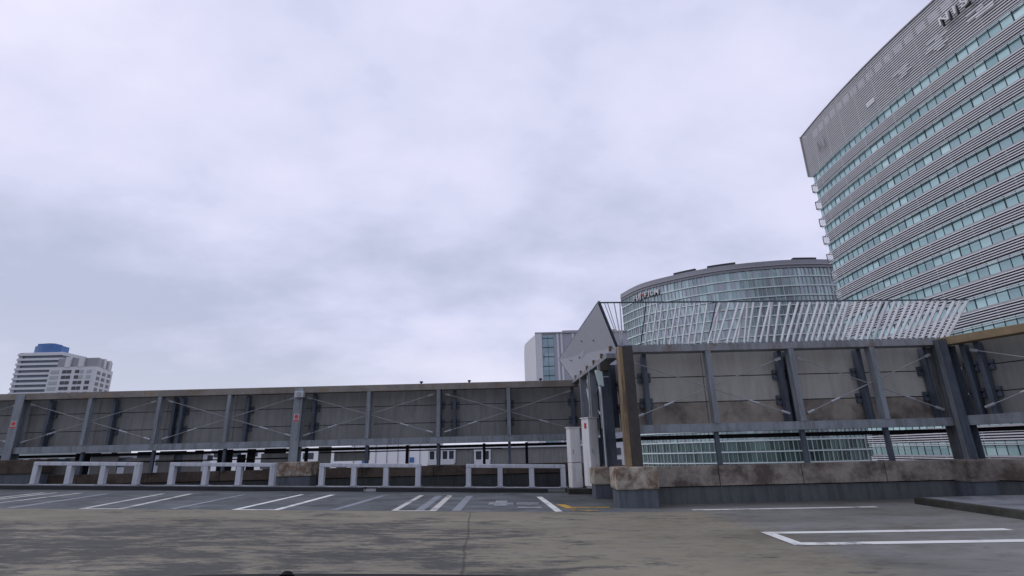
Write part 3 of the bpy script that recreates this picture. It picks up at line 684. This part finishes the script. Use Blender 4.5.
for ch, wd in (('F', 1.85), ('U', 2.15), ('J', 1.55), ('I', .95), ('F', 1.85), ('I', .95), ('L', 1.7), ('M', 2.3)):
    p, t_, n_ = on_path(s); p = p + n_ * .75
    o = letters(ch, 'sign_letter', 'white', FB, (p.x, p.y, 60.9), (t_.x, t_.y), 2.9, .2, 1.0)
    letters(ch, 'sign_letter_painted_shadow', 'b_dark', FB, (p.x - n_.x * .3 + t_.x * .15, p.y - n_.y * .3 + t_.y * .15, 60.55), (t_.x, t_.y), 3.05, .12, 1.02)  # dark copy set lower and behind, painted in as the letter's shadow
    if ch == 'I' and s < 18:
        q = on_path(s + .3)[0] + n_ * .9
        MB().hexa([(q.x - t_.x * .6, q.y - t_.y * .6, 62.1), (q.x + t_.x * .5, q.y + t_.y * .5, 60.9), (q.x + t_.x * .8, q.y + t_.y * .8, 61.6), (q.x + t_.x * .1, q.y + t_.y * .1, 62.6)] + [(v[0] + n_.x * .1, v[1] + n_.y * .1, v[2]) for v in ((q.x - t_.x * .6, q.y - t_.y * .6, 62.1), (q.x + t_.x * .5, q.y + t_.y * .5, 60.9), (q.x + t_.x * .8, q.y + t_.y * .8, 61.6), (q.x + t_.x * .1, q.y + t_.y * .1, 62.6))]).build('red_accent', 'red', FB)
    s += wd

# ------------------------------------------------------------------ pale grey block behind the corner
SB = thing('office_block', 'pale grey block with one dark glass strip behind the fence corner', 'building', (10, 108, -28))
MB().box(4.3, 22, 100, 118, -28, 23.0).build('body', 'b_lilac', SB)
MB().box(4.32, 5.5, 99.75, 99.99, -28, 23.0).build('white_rib', 'b_white', SB)
for x in (8.35, 9.1, 11.3, 12.2): MB().box(x, x + .38, 99.75, 99.99, -28, 22.9).build('white_rib', 'b_white', SB)
gs = MB().box(5.6, 7.7, 99.85, 99.98, -28, 22.6).build('window_strip', 'glass_strip', SB)
mu = MB()
for i in range(28): mu.box(5.6, 7.7, 99.78, 99.845, 22 - i * 1.8, 22.14 - i * 1.8)
mu.box(6.62, 6.68, 99.78, 99.845, -28, 22.5); mu.build('transoms', 'mullion', gs)
MB().hexa([(2.35, 108, -28), (4.28, 100.05, -28), (4.28, 117, -28), (2.35, 117, -28), (2.35, 108, 22.6), (4.28, 100.05, 22.9), (4.28, 117, 22.9), (2.35, 117, 22.6)]).build('side_wing', 'b_white', SB)
MB().box(9.6, 20, 100.6, 112, 23.02, 23.7).build('roof_plant', 'b_lilac', SB)
MB().box(4.2, 22.1, 99.7, 100.3, 23.005, 23.25).build('roof_edge', 'b_sill', SB)

# ------------------------------------------------------------------ two white towers far left
TB = thing('residential_tower', 'white banded tower with a blue crown, furthest left', 'building', (-292, 340, -28))
MB().box(-314, -287, 331, 350, -28, 68.0).build('core', 'b_blueglass', TB)
for i in range(25):
    z = 66.9 - i * 3.05
    MB().box(-315.2, -286.8, 329.6, 351, z, z + 1.35).build('balcony_band', 'b_white', TB)
MB().box(-314.8, -312.6, 330.2, 334, -28, 68.8).build('corner_column', 'b_lilac', TB)
MB().box(-314.5, -287.2, 330.4, 350, 68.45, 69.0).build('roof_slab', 'b_white', TB)
cr = []
for i in range(9): a = i / 8; cr.append((-308.4 + a * 17.4, 333 - 2.2 * math.sin(a * math.pi)))
MB().prism(cr + [(-292, 340), (-308.4, 340)], 69.01, 73.6).build('crown', 'b_blue', TB)
MB().prism([(-307, 333), (-299, 332), (-296, 333), (-296, 339), (-307, 339)], 73.61, 75.2).build('crown_cap', 'b_blue', TB)
AB = thing('apartment_block', 'white apartment block with grey penthouse in front of banded tower', 'building', (-262, 318, -28))
x0, xc = -275.2, -247.5
SA, SE = V((xc, 310)), V((-253.2, 331))
sdv = SE - SA; sn_ = V((-sdv.y, sdv.x)).normalized() * -1
def side(u, o): q = SA + sdv * u + sn_ * o; return (q.x, q.y)
MB().prism([(x0, 310), (xc, 310), tuple(SE), (x0, 331)], -28, 55.6).build('wall', 'b_white', AB)
MB().prism([(x0 + 3.2, 311), (xc - .3, 311), (SE.x - .9, 330.5), (x0 + 3.2, 330.5)], 55.61, 61.0).build('penthouse', 'b_cornice', AB)
for x in (-266.6, -258.6): MB().box(x, x + 3.0, 309.7, 310.9, 55.61, 61.6).build('pilaster', 'b_white', AB)
for u in (.36, .68): MB().prism([side(u, -.8), side(u + .12, -.8), side(u + .12, .3), side(u, .3)], 55.61, 61.4).build('pilaster', 'b_white', AB)
for r in range(8):
    z = 51.9 - r * 3.25
    for (a, b, m_) in ((-274.0, -269.2, 'b_rail'), (-267.2, -264.8, 'b_window'), (-264.4, -262.0, 'b_window'), (-259.6, -257.3, 'b_window'), (-256.8, -254.7, 'b_rail' if r < 2 else 'b_window'), (-252.6, -250.0, 'b_rail' if r < 2 else 'b_window')):
        MB().box(a, b, 309.75, 309.99, z, z + 1.9).build('window', m_, AB)
    for u in (.10, .40, .72):
        MB().prism([side(u, .02), side(u + .17, .02), side(u + .17, .2), side(u, .2)], z - .6, z + 1.3).build('window', 'b_window', AB)

# ------------------------------------------------------------------ what shows through the gap under the left fence
NBG = thing('neighbour_block', 'low grey block with small white window bays seen under the fence', 'building', (-4, 48, -28))
MB().box(-7.2, 6.5, 45, 58, -28, 1.62).build('wall', 'panel_left', NBG)
for a, b, z0, z1 in ((-3.35, -2.15, .45, 1.42), (-7.1, -5.0, .55, 1.5)):
    w = MB().box(a, b, 44.9, 44.99, z0, z1).build('window', 'b_window', NBG)
    q = MB(); n = int((b - a) / .42) + 1
    for i in range(n): xx = a + (b - a) * i / max(1, n - 1); q.box(xx - .07, xx + .07, 44.8, 44.895, z0, z1)
    q.box(a - .1, b + .1, 44.78, 44.895, z1, z1 + .12); q.box(a, b, 44.6, 44.895, z0 - .1, z0 + .32); q.build('white_frame', 'b_white', w)
MB().box(-7.4, 6.6, 44.8, 58.1, 1.63, 1.80).build('roof_edge', 'b_white', NBG)
WB = thing('white_hall', 'bright white low building with blue marks seen under the fence', 'building', (-19, 85, -28))
MB().box(-24, -12.6, 80, 95, -28, 3.2).build('wall', 'b_bright', WB)
for i in range(7): MB().box(-23.6 + i * 1.6, -23.5 + i * 1.6, 79.9, 79.99, -3, 3.1).build('rib', 'b_sill', WB)
for a in (-22.3, -15.4): MB().box(a, a + .6, 79.85, 79.98, .2, .9).build('blue_window', 'b_blue', WB)
MB().box(-24.2, -12.4, 79.7, 95.2, 3.21, 3.6).build('roof_edge', 'b_white', WB)
def lowrise(label, x0, x1, y, z1, m, win):
    t = thing('low_building', label, 'building', ((x0 + x1) / 2, y + 6, -28), 'low city buildings seen under the left fence')
    MB().box(x0, x1, y, y + 12, -28, z1).build('wall', m, t)
    MB().box(x0 - .2, x1 + .2, y - .2, y + 12.2, z1 + .005, z1 + .25).build('roof_edge', 'b_sill', t)
    n = max(2, int((x1 - x0) / 2.6))
    for i in range(n):
        a = x0 + (x1 - x0) * (i + .2) / n; b = a + (x1 - x0) * .6 / n
        for z in win: MB().box(a, b, y - .12, y - .01, z, z + .9).build('window', 'b_window', t)
lowrise('white low building glimpsed beside the signed column under the fence', -36, -25.5, 85, 2.4, 'b_bright', (-1.2, 1.0))
lowrise('pale low building glimpsed over the second guard rail', -50, -39, 90, 3.4, 'b_bright', (-1.5, 1.6))
lowrise('grey low building glimpsed over the first guard rail', -70, -54, 90, 2.2, 'b_lilac', (-1.6, .6))
lowrise('pale low building glimpsed left of the first guard rail', -88, -73, 92, 3.2, 'b_rail', (-1.4, 1.2))
lowrise('white banded low building seen between the side fence columns', 11.0, 14.6, 75, 2.4, 'b_white', (-2.4, -.9, .6))

# ------------------------------------------------------------------ front of the car the picture is taken from
car = thing('car', 'black car front whose bonnet edge just shows along the bottom', 'car', (-.25, 1.4, fl(0)))
mb = MB(); bm = mb.bm; rows = []
prof = [(.95, .955), (1.15, .972), (1.35, .978), (1.55, .968), (1.8, .93), (2.05, .85), (2.18, .72), (2.22, .45), (2.1, .25)]
for y, z in prof:
    r = []
    for i in range(13):
        u = -1 + i / 6; xx = -.36 + .93 * u * (1 - .05 * max(0, y - 1.6)); r.append(bm.verts.new((xx, y - .05 * u * u, z + .010 - .029 * xx - .03 * u ** 6)))
    rows.append(r)
for a, b in zip(rows, rows[1:]):
    for i in range(12): bm.faces.new((a[i], a[i + 1], b[i + 1], b[i]))
bonnet = mb.build('bonnet', 'black', car)
for p in bonnet.data.polygons: p.use_smooth = True
MB().tube((-.58, 1.46, .99), (-.58, 1.465, 1.018), .021, 14, .019).tube((-.58, 1.465, 1.0181), (-.58, 1.468, 1.027), .0185, 14, .009).build('washer_nozzle', 'black', car)
for sx in (-1.1, .5):
    w = MB().tube((sx, 1.35, .40), (sx + .2, 1.35, .40), .31, 24).build('wheel', 'kerb', car)
    MB().tube((sx - .006, 1.35, .40), (sx + .206, 1.35, .40), .19, 20).build('rim', 'galv', w)
for sx in (-1.13, .53): MB().box(min(sx, sx + .02), max(sx, sx + .02), .95, 2.05, .55, .86).build('wing', 'black', car)

# ------------------------------------------------------------------ camera, light, sky
cam = bpy.data.cameras.new('camera'); co = bpy.data.objects.new('camera', cam); COL.objects.link(co)
cam.sensor_width = 36; cam.lens = 526 / 1024 * 36; cam.clip_end = 6000; cam.clip_start = .05
Zc = V((-42, 1688, -526)).normalized(); Xc = V((1688, 42, 0)).normalized(); Yc = Zc.cross(Xc)
R = Matrix((Xc, Yc, Zc))        # rows: world axes in camera space
co.matrix_world = Matrix.Translation((0, 0, 1.3)) @ R.to_4x4()
S.camera = co

SUN_EL, SUN_AZ = math.radians(52), math.radians(-75)
sd = V((math.sin(SUN_AZ) * math.cos(SUN_EL), math.cos(SUN_AZ) * math.cos(SUN_EL), math.sin(SUN_EL)))
su = bpy.data.lights.new('sun', 'SUN'); so = bpy.data.objects.new('sun', su); COL.objects.link(so)
su.energy = .55; su.angle = math.radians(25); su.color = (1, .97, .93)
so.rotation_euler = sd.to_track_quat('Z', 'Y').to_euler()

w = bpy.data.worlds.new('World'); S.world = w; w.use_nodes = True
t = NT(w.node_tree); nt = w.node_tree; nt.nodes.clear()
sky = t.n('ShaderNodeTexSky', sky_type='NISHITA', sun_disc=False, sun_elevation=SUN_EL, sun_rotation=SUN_AZ, air_density=1.5, dust_density=4.)
bg1 = t.n('ShaderNodeBackground', i={'Color': sky.outputs[0], 'Strength': .06})
d = t.n('ShaderNodeTexCoord').outputs['Generated']
sp = t.n('ShaderNodeSeparateXYZ', i={0: d})
zz = t.math('ADD', t.math('MAXIMUM', sp.outputs[2], 0.0), .38)
cv = t.n('ShaderNodeCombineXYZ', i={0: t.math('DIVIDE', sp.outputs[0], zz), 1: t.math('DIVIDE', sp.outputs[1], zz), 2: 0.0}).outputs[0]
n1 = t.noise(cv, .85, 5, .5, stretch=(1, 1.1, 1), off=(1.4, 9.1, 0), rot=(0, 0, .5))
n2 = t.noise(cv, 3.0, 6, .55, stretch=(1, 1.25, 1), off=(7.1, 2.7, 0), rot=(0, 0, -.35))
k = t.math('ADD', t.math('MULTIPLY', n1, .68), t.math('MULTIPLY', n2, .32))
c1 = t.mix(t.ramp(k, .40, .52), (.42, .455, .60), (.57, .585, .76))
c2 = t.mix(t.ramp(k, .51, .66), c1, (.71, .70, .86))
low = t.ramp(sp.outputs[2], .22, .0)
c3 = t.mix(t.math('MULTIPLY', low, .5), c2, (.66, .68, .74))
bg2 = t.n('ShaderNodeBackground', i={'Color': c3, 'Strength': 1.10})
mx = t.n('ShaderNodeMixShader', i={0: .96, 1: bg1.outputs[0], 2: bg2.outputs[0]})
out = t.n('ShaderNodeOutputWorld', i={'Surface': mx.outputs[0]})

S.view_settings.view_transform = 'Standard'; S.view_settings.look = 'None'; S.view_settings.exposure = .15; S.view_settings.gamma = 1
S.view_settings.use_curve_mapping = False
S.render.engine = 'CYCLES'; S.cycles.use_denoising = True; S.cycles.max_bounces = 6
